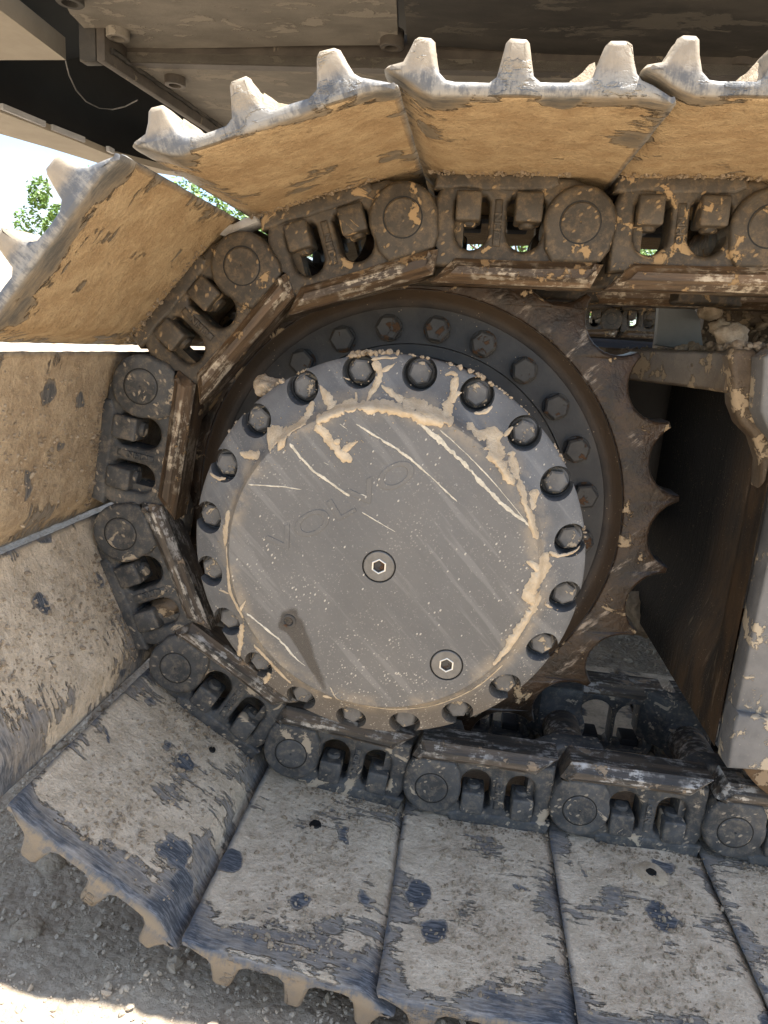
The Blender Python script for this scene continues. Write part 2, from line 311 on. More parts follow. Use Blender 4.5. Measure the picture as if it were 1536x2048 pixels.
def hexhead(r, y0, y1, rot=0.0, n=6, bev=.0025, washer=None):
    """bolt head about the Y axis, front face at y0 (towards camera)"""
    vs, fs = [], []
    rings = [(r*.80, y0), (r*.97, y0+bev), (r, y0+bev*1.6), (r, y1)]
    for rr, y in rings:
        for i in range(n): a = rot+2*PI*i/n; vs.append((rr*math.cos(a), y, rr*math.sin(a)))
    c = len(vs); 
    for q in range(3):
        for i in range(n): j = (i+1) % n; fs.append((q*n+i, q*n+j, (q+1)*n+j, (q+1)*n+i))
    fs.append(tuple(range(n)))
    bm = bmesh.new(); bm.from_mesh(raw(vs, fs))
    if washer:
        bm.from_mesh(lathe([(.0, y1-washer[1]), (washer[0]-.001, y1-washer[1]), (washer[0], y1-washer[1]+.001), (washer[0], y1+.002)], 32, False))
    return bm_mesh(bm)
def boxm(x0, x1, y0, y1, z0, z1, bev=.003, seg=2):
    bm = bmesh.new(); bmesh.ops.create_cube(bm, size=1)
    for v in bm.verts: v.co = ((x0+x1)/2+v.co.x*(x1-x0), (y0+y1)/2+v.co.y*(y1-y0), (z0+z1)/2+v.co.z*(z1-z0))
    if bev: bmesh.ops.bevel(bm, geom=bm.edges[:]+bm.verts[:], offset=bev, segments=seg, profile=.5, affect='EDGES')
    return bm_mesh(bm)
def prism(poly, vec, bev=0.0):
    """closed 3-D polygon extruded along vec"""
    bm = bmesh.new(); vs = [bm.verts.new(p) for p in poly]; f = bm.faces.new(vs)
    r = bmesh.ops.extrude_face_region(bm, geom=[f]); vv = [g for g in r['geom'] if isinstance(g, bmesh.types.BMVert)]
    bmesh.ops.translate(bm, verts=vv, vec=vec)
    if bev: bmesh.ops.bevel(bm, geom=bm.edges[:], offset=bev, segments=2, profile=.5, affect='EDGES', clamp_overlap=True)
    return bm_mesh(bm)
def tube(pts, r, n=8):
    vs, fs = [], []
    P = [Vector(p) for p in pts]
    for i, p in enumerate(P):
        t = (P[min(i+1, len(P)-1)]-P[max(i-1, 0)]).normalized(); s = t.orthogonal().normalized(); u = t.cross(s)
        for k in range(n): a = 2*PI*k/n; vs.append(p+(s*math.cos(a)+u*math.sin(a))*r)
    for i in range(len(P)-1):
        for k in range(n): fs.append((i*n+k, i*n+(k+1) % n, (i+1)*n+(k+1) % n, (i+1)*n+k))
    fs.append(tuple(range(n))); fs.append(tuple(range((len(P)-1)*n, len(P)*n)))
    return raw(vs, fs)
def rock(size, seed, flat=1.0, sub=2):
    bm = bmesh.new(); bmesh.ops.create_icosphere(bm, subdivisions=sub, radius=1); o = Vector((seed*3.7, seed*1.3, seed*.7))
    for v in bm.verts:
        d = v.co.copy(); k = 1+.45*noise.noise(d*1.3+o)+.22*noise.noise(d*3.1+o)+.10*noise.noise(d*7+o); v.co = d*k*size; v.co.z *= flat
    return bm_mesh(bm)
def pebbles(spots, seed):
    """many little stones as one mesh; spots = [(Vector, size, normal)]"""
    rnd = random.Random(seed); vs, fs = [], []
    base = [Vector(p) for p in ((1, 0, 0), (-1, 0, 0), (0, 1, 0), (0, -1, 0), (0, 0, 1), (0, 0, -1))]
    t = (1+5**.5)/2; ico = [Vector(p).normalized() for p in ((-1, t, 0), (1, t, 0), (-1, -t, 0), (1, -t, 0), (0, -1, t), (0, 1, t), (0, -1, -t), (0, 1, -t), (t, 0, -1), (t, 0, 1), (-t, 0, -1), (-t, 0, 1))]
    itr = ((0, 11, 5), (0, 5, 1), (0, 1, 7), (0, 7, 10), (0, 10, 11), (1, 5, 9), (5, 11, 4), (11, 10, 2), (10, 7, 6), (7, 1, 8), (3, 9, 4), (3, 4, 2), (3, 2, 6), (3, 6, 8), (3, 8, 9), (4, 9, 5), (2, 4, 11), (6, 2, 10), (8, 6, 7), (9, 8, 1))
    for p, s in spots:
        n = len(vs); sc = Vector((s*rnd.uniform(.6, 1.2), s*rnd.uniform(.6, 1.2), s*rnd.uniform(.45, .9))); q = Matrix.Rotation(rnd.uniform(0, 6), 3, Vector((rnd.gauss(0, 1), rnd.gauss(0, 1), rnd.gauss(0, 1)+.01)))
        for b in ico:
            e = b*rnd.uniform(.78, 1.15); vs.append(p + q @ Vector((e.x*sc.x, e.y*sc.y, e.z*sc.z)))
        for f in itr: fs.append(tuple(n+i for i in f))
    return raw(vs, fs)

# ------------------------------------------------------------------ ground, sand bank
GZ = -.500
def axis(lo, hi, step, far, g=1.16):
    a = []; v = lo
    while v <= hi+1e-6: a.append(v); v += step
    s = step; v = hi
    while v < far: s *= g; v += s; a.append(v)
    s = step; v = lo; pre = []
    while v > -far: s *= g; v -= s; pre.append(v)
    return pre[::-1]+a
XS = axis(-1.5, .8, .022, 400); YS = axis(-.75, 1.6, .022, 400)
def gz(x, y):
    p = Vector((x, y, 0)); d = math.hypot(x, y)
    n = .020*noise.noise(p*3.1)+.011*noise.noise(p*9)+.007*noise.noise(p*23)+.004*noise.noise(p*47)
    n += max(0, .05*noise.noise(p*.45+Vector((3, 1, 0))))*min(1, d/3)
    return GZ + n*(1 if d < 8 else .6)
vs = [(x, y, gz(x, y)) for y in YS for x in XS]; nx = len(XS)
fs = [(j*nx+i, j*nx+i+1, (j+1)*nx+i+1, (j+1)*nx+i) for j in range(len(YS)-1) for i in range(nx-1)]
tag(link_obj('ground', raw(vs, fs), m_ground, None, 60), kind='structure')
rnd = random.Random(3); spots = []
for _ in range(26000):
    x = rnd.uniform(-1.25, .35); y = rnd.uniform(-.62, .55); s = min(.0065, .0012*math.exp(abs(rnd.gauss(0, .62))))
    spots.append((Vector((x, y, gz(x, y)+s*.25)), s))
for _ in range(2500):
    x = rnd.uniform(-3.2, -.4); y = rnd.uniform(.3, 3.5); s = min(.02, .004*math.exp(abs(rnd.gauss(0, .6)))); spots.append((Vector((x, y, gz(x, y)+s*.2)), s))
for _ in range(1800):
    x = rnd.uniform(.1, 1.2); y = rnd.uniform(.5, 2.0); s = min(.014, .003*math.exp(abs(rnd.gauss(0, .6)))); spots.append((Vector((x, y, gz(x, y)+s*.2)), s))
for _ in range(60):
    x = rnd.uniform(-.75, -.05); y = rnd.uniform(-.45, .25); s = rnd.uniform(.006, .012); spots.append((Vector((x, y, gz(x, y)-s*.1)), s))
tag(link_obj('gravel', pebbles(spots, 5), m_gravel, None, 0), 'loose pale gravel and crumbs lying on the soil', 'gravel', kind='stuff')
cl = []
for i in range(150):
    x = rnd.uniform(-.85, .0); y = rnd.uniform(-.27, .3); sz = .005+.016*rnd.random()**2.5; me = rock(sz, i*1.7, rnd.uniform(.5, .9), 2)
    for v in me.vertices: v.co += Vector((x, y, gz(x, y)))
    cl.append(me)
tag(link_obj('soil_clods', join(cl), m_ground, None, 60), 'crumbly brown soil clods scattered beside the track', 'soil', kind='stuff')
# sand bank on the far side of the yard
vs, fs = [], []; A, Bn = 70, 16
for j in range(Bn+1):
    for i in range(A+1):
        a = -1.15+1.75*i/A; t = j/Bn; r = 26+11*t; h = 3.9*math.sin(PI*min(1, t*1.05)*.95)**1.2*(1-.45*max(0, (a+.35)))*.85
        p = Vector((r*math.sin(a), r*math.cos(a), 0)); h += (.35*noise.noise(p*.35)+.15*noise.noise(p*1.1))*min(1, t*4)
        vs.append((p.x, p.y, GZ-.25+max(0, h)))
for j in range(Bn):
    for i in range(A): fs.append((j*(A+1)+i, j*(A+1)+i+1, (j+1)*(A+1)+i+1, (j+1)*(A+1)+i))
tag(link_obj('sand_bank', raw(vs, fs), m_ground, None, 60), kind='structure')

# ------------------------------------------------------------------ track: pins, links, shoes
P = .216
PINS = [(.948, -.3903), (.732, -.3903), (.516, -.3903), (.3, -.3904), (.0841, -.3881), (-.1306, -.3639), (-.3126, -.2476), (-.3958, -.0492), (-.3637, .1637),
        (-.2257, .3288), (-.022, .3982), (.1939, .4038), (.4098, .4106), (.6256, .4174), (.8414, .4242), (1.0572, .431)]
YC = .162                                                   # centre plane of the track
def arc(cx, cz, r, a0, a1, n): return [(cx+r*math.cos(a0+(a1-a0)*i/n), cz+r*math.sin(a0+(a1-a0)*i/n)) for i in range(n+1)]
D = math.radians
def window(x0, x1, top, bot):
    r = (x1-x0)/2; c = (x0+x1)/2
    return [(x0+.005, top), (x0, top-.006)] + arc(c, bot+r, r, PI, 2*PI, 12) + [(x1, top-.006), (x1-.005, top)]
web = [(.040, -.055), (.236, -.055), (.246, -.02), (.246, .02), (.232, .04), (.205, .0515), (.16, .0525), (.06, .0525), (.048, .046), (.038, .02)]
W1, W2 = window(.0645, .1065, .0285, -.0335), window(.1285, .1735, .0285, -.0335)
me_web = slab(web, [W1, W2], .0085, .056, .0065, 3)
me_boss = slab(arc(.216, 0, .0435, D(-20), D(200), 22) + [(.176, -.030), (.186, -.046), (.244, -.046), (.2545, -.030)], [], 0.0, .052, .006, 3)
me_foot = slab([(.036, .036), (.052, .034), (.075, .036), (.10, .0335), (.12, .0345), (.150, .0335), (.176, .0355), (.190, .042), (.186, .0560), (.040, .0560)], [], .0062, .054, .0058, 4)
me_rib = slab([(.112, -.030), (.123, -.030), (.123, .026), (.112, .026)], [], .0065, .05, .004, 3)
me_rail = slab([(.068, -.0445), (.150, -.0455), (.247, -.0430), (.249, -.047), (.236, -.0745), (.040, -.0745)], [], -.006, .058, .0105, 0)
# offset bushing end: plan shape (u, y) swept in v
plan = [(.076, .014), (.054, .022), (.028, .046), (-.030, .048), (-.036, .056), (-.030, .088), (.040, .086), (.076, .052)]
def sweep_v(plan, v0, v1, bev):
    me = slab([(a, -b) for a, b in plan], [], v0, v1, bev, 2)      # coords (u, v, -y)
    for v in me.vertices: v.co = (v.co.x, -v.co.z, v.co.y)
    bm = bmesh.new(); bm.from_mesh(me); return bm_mesh(bm)
me_bush = join([sweep_v(plan, -.073, .022, .006), slab(arc(0, 0, .042, 0, 2*PI, 40)[:-1], [], .050, .088, .004)])
body_near = join([me_web, me_boss, me_foot, me_rib, me_bush]); body_far = mirror_y(join([slab([(a, b) if b < .03 else (a, b+.004) for a, b in web], [window(.056, .116, .0470, -.0430), window(.121, .182, .0470, -.0430)], .012, .056, .003, 2), me_boss, me_bush]), YC)
rail_near = me_rail; rail_far = mirror_y(me_rail, YC)
pin_me = lathe([(0, .0015), (.0013, .0012), (.0018, -.0013), (.0215, -.0015), (.0232, -.0004), (.0232, .03)], 40, False)
for v in pin_me.vertices: v.co.x += .216
groove_me = lathe([(.0232, -.0002), (.0250, -.0002), (.0250, .004)], 40, False)
bushing_me = lathe([(.032, .05), (.032, 2*YC-.05)], 32, False)
def nutm(x0, x1):
    return join([boxm(x0, x1, .000, .042, -.001, .034, .0035, 3)])
def boltend(xc):
    me = lathe([(0, 0), (.0085, 0), (.0105, .002), (.0105, .03)], 24, False)          # axis Y -> turn to -v
    for v in me.vertices: v.co = (v.co.x+xc, .022+v.co.z, -.006+v.co.y)
    bm = bmesh.new(); bm.from_mesh(me); return bm_mesh(bm)
nut1, nut2, be1, be2 = nutm(.0655, .0965), nutm(.1375, .1705), boltend(.082), boltend(.154)
def raised(me):
    for v in me.vertices: v.co.z = .034+(v.co.z+.001)*.5
    return me
nut1f, nut2f = raised(mirror_y(nut1, YC)), raised(mirror_y(nut2, YC))
def text_mesh(body, size, depth, sx=1.0):
    cu = bpy.data.curves.new('t', 'FONT'); cu.body = body; cu.size = size; cu.extrude = depth; cu.bevel_depth = depth*.45; cu.align_x = 'CENTER'; cu.align_y = 'CENTER'; cu.resolution_u = 6
    o = bpy.data.objects.new('t', cu); COL.objects.link(o); dg = bpy.context.evaluated_depsgraph_get(); dg.update()
    me = bpy.data.meshes.new_from_object(o.evaluated_get(dg)); bpy.data.objects.remove(o); me.materials.clear()
    for v in me.vertices: v.co.x *= sx
    return me
mark_me = text_mesh('NHD', .011, .0012, 1.25)
for v in mark_me.vertices:
    a, b, c = v.co; v.co = (.1175+b*1.0, .0064-c, -.006-a*1.0)
bm = bmesh.new(); bm.from_mesh(mark_me); mark_me = bm_mesh(bm)

OUT = [(.006, .0755), (.010, .0795), (.022, .0825), (.027, .090), (.031, .0985), (.035, .1008), (.045, .1003), (.0485, .097), (.0505, .086), (.054, .074), (.060, .0685), (.068, .0672), (.083, .0670), (.097, .0672), (.103, .0710),
       (.106, .084), (.1085, .0965), (.112, .0998), (.1255, .0995), (.1285, .0965), (.1305, .084), (.1335, .0715), (.140, .0672), (.158, .0668), (.175, .0668), (.183, .0710), (.187, .084), (.190, .0945), (.194, .0985), (.207, .098), (.212, .0945),
       (.2145, .084), (.218, .0735), (.223, .0690), (.232, .0650), (.243, .0590), (.252, .0535), (.2525, .0505)]
INN = [(.246, .0495), (.238, .0510), (.230, .0525), (.222, .0530)] + [(.212-.0125*i, .0531) for i in range(12)] + [(.061, .0531), (.050, .0536), (.040, .0570), (.030, .0625), (.020, .0690), (.011, .0730)]
PROF = OUT+INN; NO = len(OUT)
def pnorm(pts):
    out = []; n = len(pts)
    for i in range(n):
        a = Vector(pts[i-1]); b = Vector(pts[(i+1) % n]); t = (b-a).normalized(); out.append((-t.y, t.x))   # outward for clockwise order
    return out
PN = pnorm(PROF)
def shoe_mesh(seed, ynear, amp):
    yfar = 2*YC-ynear; o = Vector((seed*5.3, seed*2.1, seed*.7))
    ys = [ynear, ynear+.0010, ynear+.0028, ynear+.006] + [ynear+.006+(.46)*(i/58) for i in range(1, 59)] + [yfar-.1, yfar-.003, yfar]
    ins = [.0055, .0030, .0010]+[0]*(len(ys)-4)+[.003]
    vs, fs = [], []; k = len(PROF); fr_, ou_ = [], []
    for y, q in zip(ys, ins):
        for i, ((a, b), (na, nb_)) in enumerate(zip(PROF, PN)):
            p = Vector((a*1.0, y, b)); d = 0
            e = .0009*noise.noise(p*55+o)+.0006*noise.noise(p*140+o)
            if i >= NO:
                f = min(1, max(0, (y-ynear)/.05)); d = amp*f*(noise.noise(p*16+o)+.6*noise.noise(p*45+o)+.35*noise.noise(p*110+o)+.35)
                if i < NO+3 or i > k-4: d *= .3
            vs.append((a+na*(d+e-q), y, b+nb_*(d+e-q))); fr_.append(y-ynear); ou_.append(1.0 if i < NO or y < ynear+.0025 else 0.0)
    for j in range(len(ys)-1):
        for i in range(k):
            i2 = (i+1) % k; fs.append((j*k+i, j*k+i2, (j+1)*k+i2, (j+1)*k+i))
    from mathutils.geometry import tessellate_polygon
    for base, flip in ((0, False), ((len(ys)-1)*k, True)):
        for t in tessellate_polygon([[Vector((vs[base+i][0], vs[base+i][2], 0)) for i in range(k)]]): fs.append(tuple(base+i for i in t))
    bm = bmesh.new(); bm.from_mesh(raw(vs, fs)); me = bm_mesh(bm)
    me.attributes.new('free', 'FLOAT', 'POINT').data.foreach_set('value', fr_); me.attributes.new('outer', 'FLOAT', 'POINT').data.foreach_set('value', ou_)
    return me
def flank_mud(seed, side, u, ynear):
    """packed dirt lying against a grouser on the outer face"""
    o = Vector((seed*1.7, seed*3.3, 0)); vs, fs = [], []; n, k = 44, 9
    for j in range(n+1):
        y = ynear+.004+.30*j/n; full = min(1, j/5)
        for i in range(k):
            t = i/(k-1); wd = .034*full*(1+.35*noise.noise(Vector((y*14, seed, 0)))); hh = .027*full*(1+.3*noise.noise(Vector((y*17, seed+4, 0))))
            a = u+side*wd*t; b = .0665+hh*(1-t)**1.3
            d = .0045*noise.noise(Vector((a*90, y*90, b*90))+o)+.003*noise.noise(Vector((a*210, y*210, b*210))+o)
            vs.append((a, y, b+d*(1 if 0 < i < k-1 else .3)))
        vs.append((u, y, .064))
    k += 1
    for j in range(n):
        for i in range(k): i2 = (i+1) % k; fs.append((j*k+i, j*k+i2, (j+1)*k+i2, (j+1)*k+i))
    fs.append(tuple(range(k))); fs.append(tuple(range(n*k, n*k+k)))
    bm = bmesh.new(); bm.from_mesh(raw(vs, fs)); return bm_mesh(bm)
SEGL = {1: ('low', 'flat ground-run track segment whose link passes beside the rusty roller flange'),
        2: ('low', 'ground-run track segment whose mud has one pale ring around a dark dot'),
        3: ('low', 'ground-run track segment under the sprocket with small dark spots in brown mud'),
        4: ('low', 'lowest track segment curving up under the hub cover, three dark patches beside its link'),
        5: ('low', 'track segment whose shoe has one small round hole beside the link'),
        6: ('low', 'track segment left of the hub cover whose lower link window is choked with dirt'),
        7: ('mid', 'upright track segment left of the sprocket, tan mud in the bottom of its pin circle'),
        8: ('top', 'steeply tilted track segment with the grey stone chip above its pin'),
        9: ('top', 'muddied track segment rising onto the top of the sprocket, its shoe tilted'),
        10: ('top', 'level muddied track segment directly above the sprocket bolts'),
        11: ('top', 'muddied top-run track segment above the grey gusset of the track frame'),
        12: ('top', 'top-run track segment leading away over the dirt heaped on the track frame'),
        13: ('top', 'rear top-run track segment running on beyond the dirt-covered frame'), }
YN = {1: -.303, 2: -.304, 3: -.305, 4: -.308, 5: -.308, 6: -.305, 7: -.30, 8: -.285, 9: -.262, 10: -.256, 11: -.258, 12: -.26, 13: -.26}
MATS = {'top': (m_shoe_top, m_cast_top, m_rail_top), 'mid': (m_shoe_mid, m_cast_low, m_rail_top), 'low': (m_shoe_low, m_cast_low, m_rail_low)}
def with_mat(me, mat):
    m2 = me.copy(); m2.materials.clear(); m2.materials.append(mat); return m2
cache = {}
def shared(key, me, mat):
    k = (key, mat.name)
    if k not in cache: cache[k] = with_mat(me, mat)
    return cache[k]
def segment(i, name='track_segment'):
    kind, label = SEGL[i]; ms, mc, mr = MATS[kind]
    a = Vector((PINS[i][0], 0, PINS[i][1])); b = Vector((PINS[i+1][0], 0, PINS[i+1][1])); d = b-a
    t = thing(name, a, label, 'track segment', 'segments of the near crawler track'); t.rotation_euler = (0, -math.atan2(d.z, d.x), 0)
    sh = link_obj('shoe', shoe_mesh(i, YN[i], .0016 if kind == 'top' else .0022), ms, t, 40)
    for nm, me, mt in (('link', body_near, mc), ('link', body_far, mc), ('rail', rail_near, mr), ('rail', rail_far, mr), ('pin', pin_me, mc), ('pin_groove', groove_me, m_recess), ('bushing', bushing_me, mr),
                       ('nut', nut1, mc), ('nut', nut2, mc), ('bolt_end', be1, mc), ('bolt_end', be2, mc), ('nut', nut1f, m_fdark), ('nut', nut2f, m_fdark)):
        if i == 6 and me in (nut2, be2): pass
        o = link_obj(nm, shared(nm+str(id(me)), me, mt), None, t, 32)
        if nm == 'pin_groove': o.location.x = .216
    link_obj('cast_mark', shared('mark', mark_me, mc), None, t, 0)
    rr = random.Random(40+i)
    jn = [(Vector((rr.uniform(.03, .20), rr.uniform(-.012, .006), .0525-abs(rr.gauss(0, .0012)))), min(.0036, .0008*math.exp(abs(rr.gauss(0, .7))))) for _ in range(150)]
    tag(link_obj('joint_dirt', pebbles(jn, 90+i), m_clod_dark, sh, 0), kind='stuff')
    if kind != 'top':                                        # crumbs stuck in the mud of the inner face
        sp = []
        for _ in range(700 if kind == 'low' else 400):
            u = rr.gauss(.14, .045); y = rr.uniform(YN[i]+.02, .0) ; 
            if .035 < u < .25: sp.append((Vector((u, y, .0515 if u > .06 else .053)), min(.0045, .0010*math.exp(abs(rr.gauss(0, .65))))))
        tag(link_obj('mud_crumbs', pebbles(sp, i), m_clod, sh, 0), kind='stuff')
    else:
        for side, u in ((1, .050), (-1, .106), (1, .131), (-1, .187)) if i != 10 else ((-1, .187),):
            if i == 10 or rr.random() < .75: link_obj('packed_mud', flank_mud(i*3+u*50, side, u, YN[i]), m_clod, sh, 50)
    return t
segs = {i: segment(i) for i in SEGL}
# round bolt holes in two shoes (one ringed by pale mud)
def on_shoe(i, px, py):
    t = segs[i]; mw = Matrix.Translation(t.location) @ t.rotation_euler.to_matrix().to_4x4(); inv = mw.inverted()
    o = inv @ CAM; d = inv.to_3x3() @ ray(px, py); k = (.0520-o.z)/d.z; return o+d*k
def disc(c, r, h, seed, n=28):
    vs = [Vector((c.x, c.y, c.z-h))]; 
    for q, hh in ((.75, h), (1, -.003)):
        for i in range(n):
            a = 2*PI*i/n; k = r*q*(1+.16*noise.noise(Vector((math.cos(a)*1.6, math.sin(a)*1.6, seed)))); vs.append(Vector((c.x+k*math.cos(a), c.y+k*math.sin(a), c.z-hh)))
    fs = [(0, 1+i, 1+(i+1) % n) for i in range(n)]+[(1+i, 1+n+i, 1+n+(i+1) % n, 1+(i+1) % n) for i in range(n)]
    return raw(vs, fs)
HOLES = ((5, 424, 1500, .0062, 0), (2, 1302, 1747, .0085, .026), (4, 631, 1650, .010, 0))
for i, px, py, r, ring in HOLES:
    c = on_shoe(i, px, py); sh = [o for o in segs[i].children if o.name.startswith('shoe')][0]
    if ring: link_obj('mud_ring', disc(c, ring, .0022, i), m_mudsplat, sh, 60)
    link_obj('bolt_hole_shade', disc(c, r, .0036 if ring else .0026, i+.5), m_recess, sh, 0)
# dirt choking one window of segment 6
me = rock(.022, 4.2, 1.2, 3)
for v in me.vertices: v.co = (v.co.x*.85+.087, .022+v.co.y*.5, v.co.z*.9-.010)
link_obj('dirt_plug', me, m_fbrown, segs[6], 60)
# opposite track of the machine, far behind
def copy_tree(o, par=None):
    c = o.copy(); COL.objects.link(c); c.parent = par
    for ch in o.children: copy_tree(ch, c)
    return c
for i in (9, 10, 11, 12, 13):
    c = copy_tree(segs[i]); c.name = 'track_segment'; c.location.y += 2.15
    c['label'] = 'dark segment of the opposite crawler track glimpsed behind the sprocket'; c['group'] = 'segments of the opposite crawler track'

# ------------------------------------------------------------------ drive sprocket with hub and cover
spk = thing('drive_sprocket', (0, 0, 0), 'toothed drive sprocket with bolted grey hub cover wrapped by the track', 'sprocket')
NT, A0, RT = 23, .956, .4073
out = []; stp = 2*PI/NT; AR, CR = .0505, .4162
hw = .0045/RT
for k in range(NT):
    at = A0-k*stp                                            # tip
    out += [(RT*math.cos(at+hw), RT*math.sin(at+hw)), (RT*math.cos(at-hw), RT*math.sin(at-hw))]
    av = at-stp/2; c = Vector((CR*math.cos(av), CR*math.sin(av)))
    p0 = Vector((RT*math.cos(at-hw), RT*math.sin(at-hw)))-c; p1 = Vector((RT*math.cos(at-stp+hw), RT*math.sin(at-stp+hw)))-c
    b0 = math.atan2(p0.y, p0.x); b1 = math.atan2(p1.y, p1.x)
    while b1 < b0: b1 += 2*PI
    if b1-b0 > PI*1.5: b1 -= 2*PI
    q0, q1 = p0.length, p1.length; ns = 14
    # arc on the inner (hub) side
    mid = av+PI
    d0 = (b0-mid+PI) % (2*PI)-PI; d1 = (b1-mid+PI) % (2*PI)-PI
    for s in range(1, ns):
        t = s/ns; an = mid+d0+(d1-d0)*t; rr = AR+(q0-AR)*(1-math.sin(PI*t))**2
        out.append((c.x+rr*math.cos(an), c.y+rr*math.sin(an)))
hole = arc(0, 0, .3245, 0, 2*PI, 96)[:-1]
tr = slab(out, [hole], .1237, .205, .0045, 2)
for v in tr.vertices:
    r = math.hypot(v.co.x, v.co.z); t = max(0, r-.362)
    v.co.y += (.20*t if v.co.y < .164 else -.30*t)
link_obj('tooth_ring', tr, m_tooth, spk, 25)
link_obj('flange', lathe([(.20, .150), (.248, .150), (.2495, .146), (.301, .146), (.3025, .1445), (.309, .1435), (.315, .1395), (.321, .1330), (.3255, .1270), (.329, .1250), (.329, .19), (.20, .19)], 160), m_flange, spk, 40)
link_obj('hub_housing', lathe([(.15, -.09), (.224, -.09), (.2265, -.08), (.2265, .10), (.232, .112), (.232, .155), (.15, .155)], 128), m_flange, spk, 40)
for k in range(-2, 12):
    a = 2.2631-k*2*PI/24
    b = link_obj('sprocket_bolt', hexhead(.0195, .1285, .1465, .3+k*.9, 6, .002, (.0200, .0035)), m_bolt_dark, spk, 30); b.location = (.2725*math.cos(a), 0, .2725*math.sin(a))
CP = [(0, -.163), (.1745, -.163), (.1775, -.1622), (.1800, -.1590), (.1825, -.1520), (.1855, -.1465), (.1900, -.1425), (.2100, -.1325), (.2290, -.1235), (.2335, -.1205), (.2350, -.1180)]
def coverY(r):
    for (r0, y0), (r1, y1) in zip(CP, CP[1:]):
        if r <= r1: return y0+(y1-y0)*(r-r0)/max(1e-9, r1-r0)
    return CP[-1][1]
prof = CP[1:]+[(.2350, -.074), (.232, -.070), (.10, -.070), (.10, -.10)]
bm = bmesh.new(); n = 240; rings = [(r, y) for r, y in CP[1:]]+[(.2350, -.075), (.233, -.072)]
vv = [[bm.verts.new((r*math.cos(2*PI*i/n), y, r*math.sin(2*PI*i/n))) for i in range(n)] for r, y in rings]
for q in range(len(rings)-1):
    for i in range(n): bm.faces.new((vv[q][i], vv[q][(i+1) % n], vv[q+1][(i+1) % n], vv[q+1][i]))
bm.faces.new(vv[0]); bm.faces.new(vv[-1][::-1])
cov = link_obj('hub_cover', bm_mesh(bm), m_cover, spk, 0)
cut = bmesh.new(); BA = [1.7683-k*2*PI/20 for k in range(20)]; RB = .2176
def cutcyl(bm, x, z, r, y0, y1, n=36, rot=0.0):
    a = [bm.verts.new((x+r*math.cos(rot+2*PI*i/n), y0, z+r*math.sin(rot+2*PI*i/n))) for i in range(n)]
    b = [bm.verts.new((x+r*math.cos(rot+2*PI*i/n), y1, z+r*math.sin(rot+2*PI*i/n))) for i in range(n)]
    for i in range(n): bm.faces.new((a[i], a[(i+1) % n], b[(i+1) % n], b[i]))
    bm.faces.new(a); bm.faces.new(b)
for a in BA: cutcyl(cut, RB*math.cos(a), RB*math.sin(a), .0196, -.3, -.1015)
plugs = [(-.0002, -.0018), (.0872, -.1124)]
for x, z in plugs: cutcyl(cut, x, z, .0196, -.3, -.1600, 48)
cutcyl(cut, -.1022, -.0811, .0080, -.3, -.150, 24)
co = link_obj('cutter', bm_mesh(cut), None, None, 0)
md = cov.modifiers.new('b', 'BOOLEAN'); md.operation = 'DIFFERENCE'; md.solver = 'EXACT'; md.object = co
dg = bpy.context.evaluated_depsgraph_get(); dg.update(); me = bpy.data.meshes.new_from_object(cov.evaluated_get(dg)); cov.modifiers.clear(); cov.data = me
me.shade_smooth(); me.set_sharp_from_angle(angle=math.radians(28)); bpy.data.objects.remove(co)
for k, a in enumerate(BA):
    loc = (RB*math.cos(a), 0, RB*math.sin(a))
    b = link_obj('cover_bolt', hexhead(.0140, -.1175, -.103, k*1.3, 6, .0015, (.0160, .003)), m_bolt, cov, 30); b.location = loc
    g = link_obj('washer', lathe([(.0, -.1030), (.0178, -.1030), (.0186, -.1020), (.0186, -.1012)], 32, False), m_recess, b, 30)  # black disc carries the bolt pocket's shade in its colour
def hexplug(rad, yf, hexr, depth):
    """round plug with a hexagonal socket"""
    n = 48; bm = bmesh.new()
    hx = []
    for i in range(n):
        a = 2*PI*i/n; s = a % (PI/3)-PI/6; hx.append(hexr*math.cos(PI/6)/math.cos(s))
    R = [(None, yf+depth), (None, yf), ('r', rad-.0008, yf), ('r', rad, yf+.0008), ('r', rad, yf+.004)]
    rows = []
    for r in R:
        rows.append([bm.verts.new(((hx[i] if r[0] is None else r[1])*math.cos(2*PI*i/n), r[-1], (hx[i] if r[0] is None else r[1])*math.sin(2*PI*i/n))) for i in range(n)])
    for q in range(len(rows)-1):
        for i in range(n): bm.faces.new((rows[q][i], rows[q][(i+1) % n], rows[q+1][(i+1) % n], rows[q+1][i]))
    bm.faces.new(rows[0]); return bm_mesh(bm)
for x, z in plugs:
    g = link_obj('plug', hexplug(.0178, -.1635, .0078, .0030), m_steel, cov, 30); g.location = (x, 0, z)
    rm = lathe([(.0074, -.1637), (.0084, -.1640), (.0092, -.1637)], 6, False, PI/6); rl = link_obj('socket_rim', rm, m_bright, cov, 0); rl.location = (x, 0, z)
    rb = link_obj('gap_shade_ring', lathe([(.0150, -.1606), (.0197, -.1606)], 48, False), m_recess, cov, 0); rb.location = (x, 0, z)  # black ring stands in for the shaded gap round the plug
    sk = link_obj('socket_shadow_cup', lathe([(0, -.1612), (.0070, -.1612)], 6, False, PI/6), m_bolt_dark, cov, 0); sk.location = (x, 0, z); sk.name = 'socket_floor_shade'  # dark disc stands in for shade inside the socket
g = link_obj('level_plug', lathe([(0, -.1545), (.0046, -.1545), (.0046, -.1630), (.0060, -.1648), (.0080, -.1645), (.0086, -.1625), (.0086, -.151)], 24, False), m_bolt_dark, cov, 40); g.location = (-.1022, 0, -.0811)
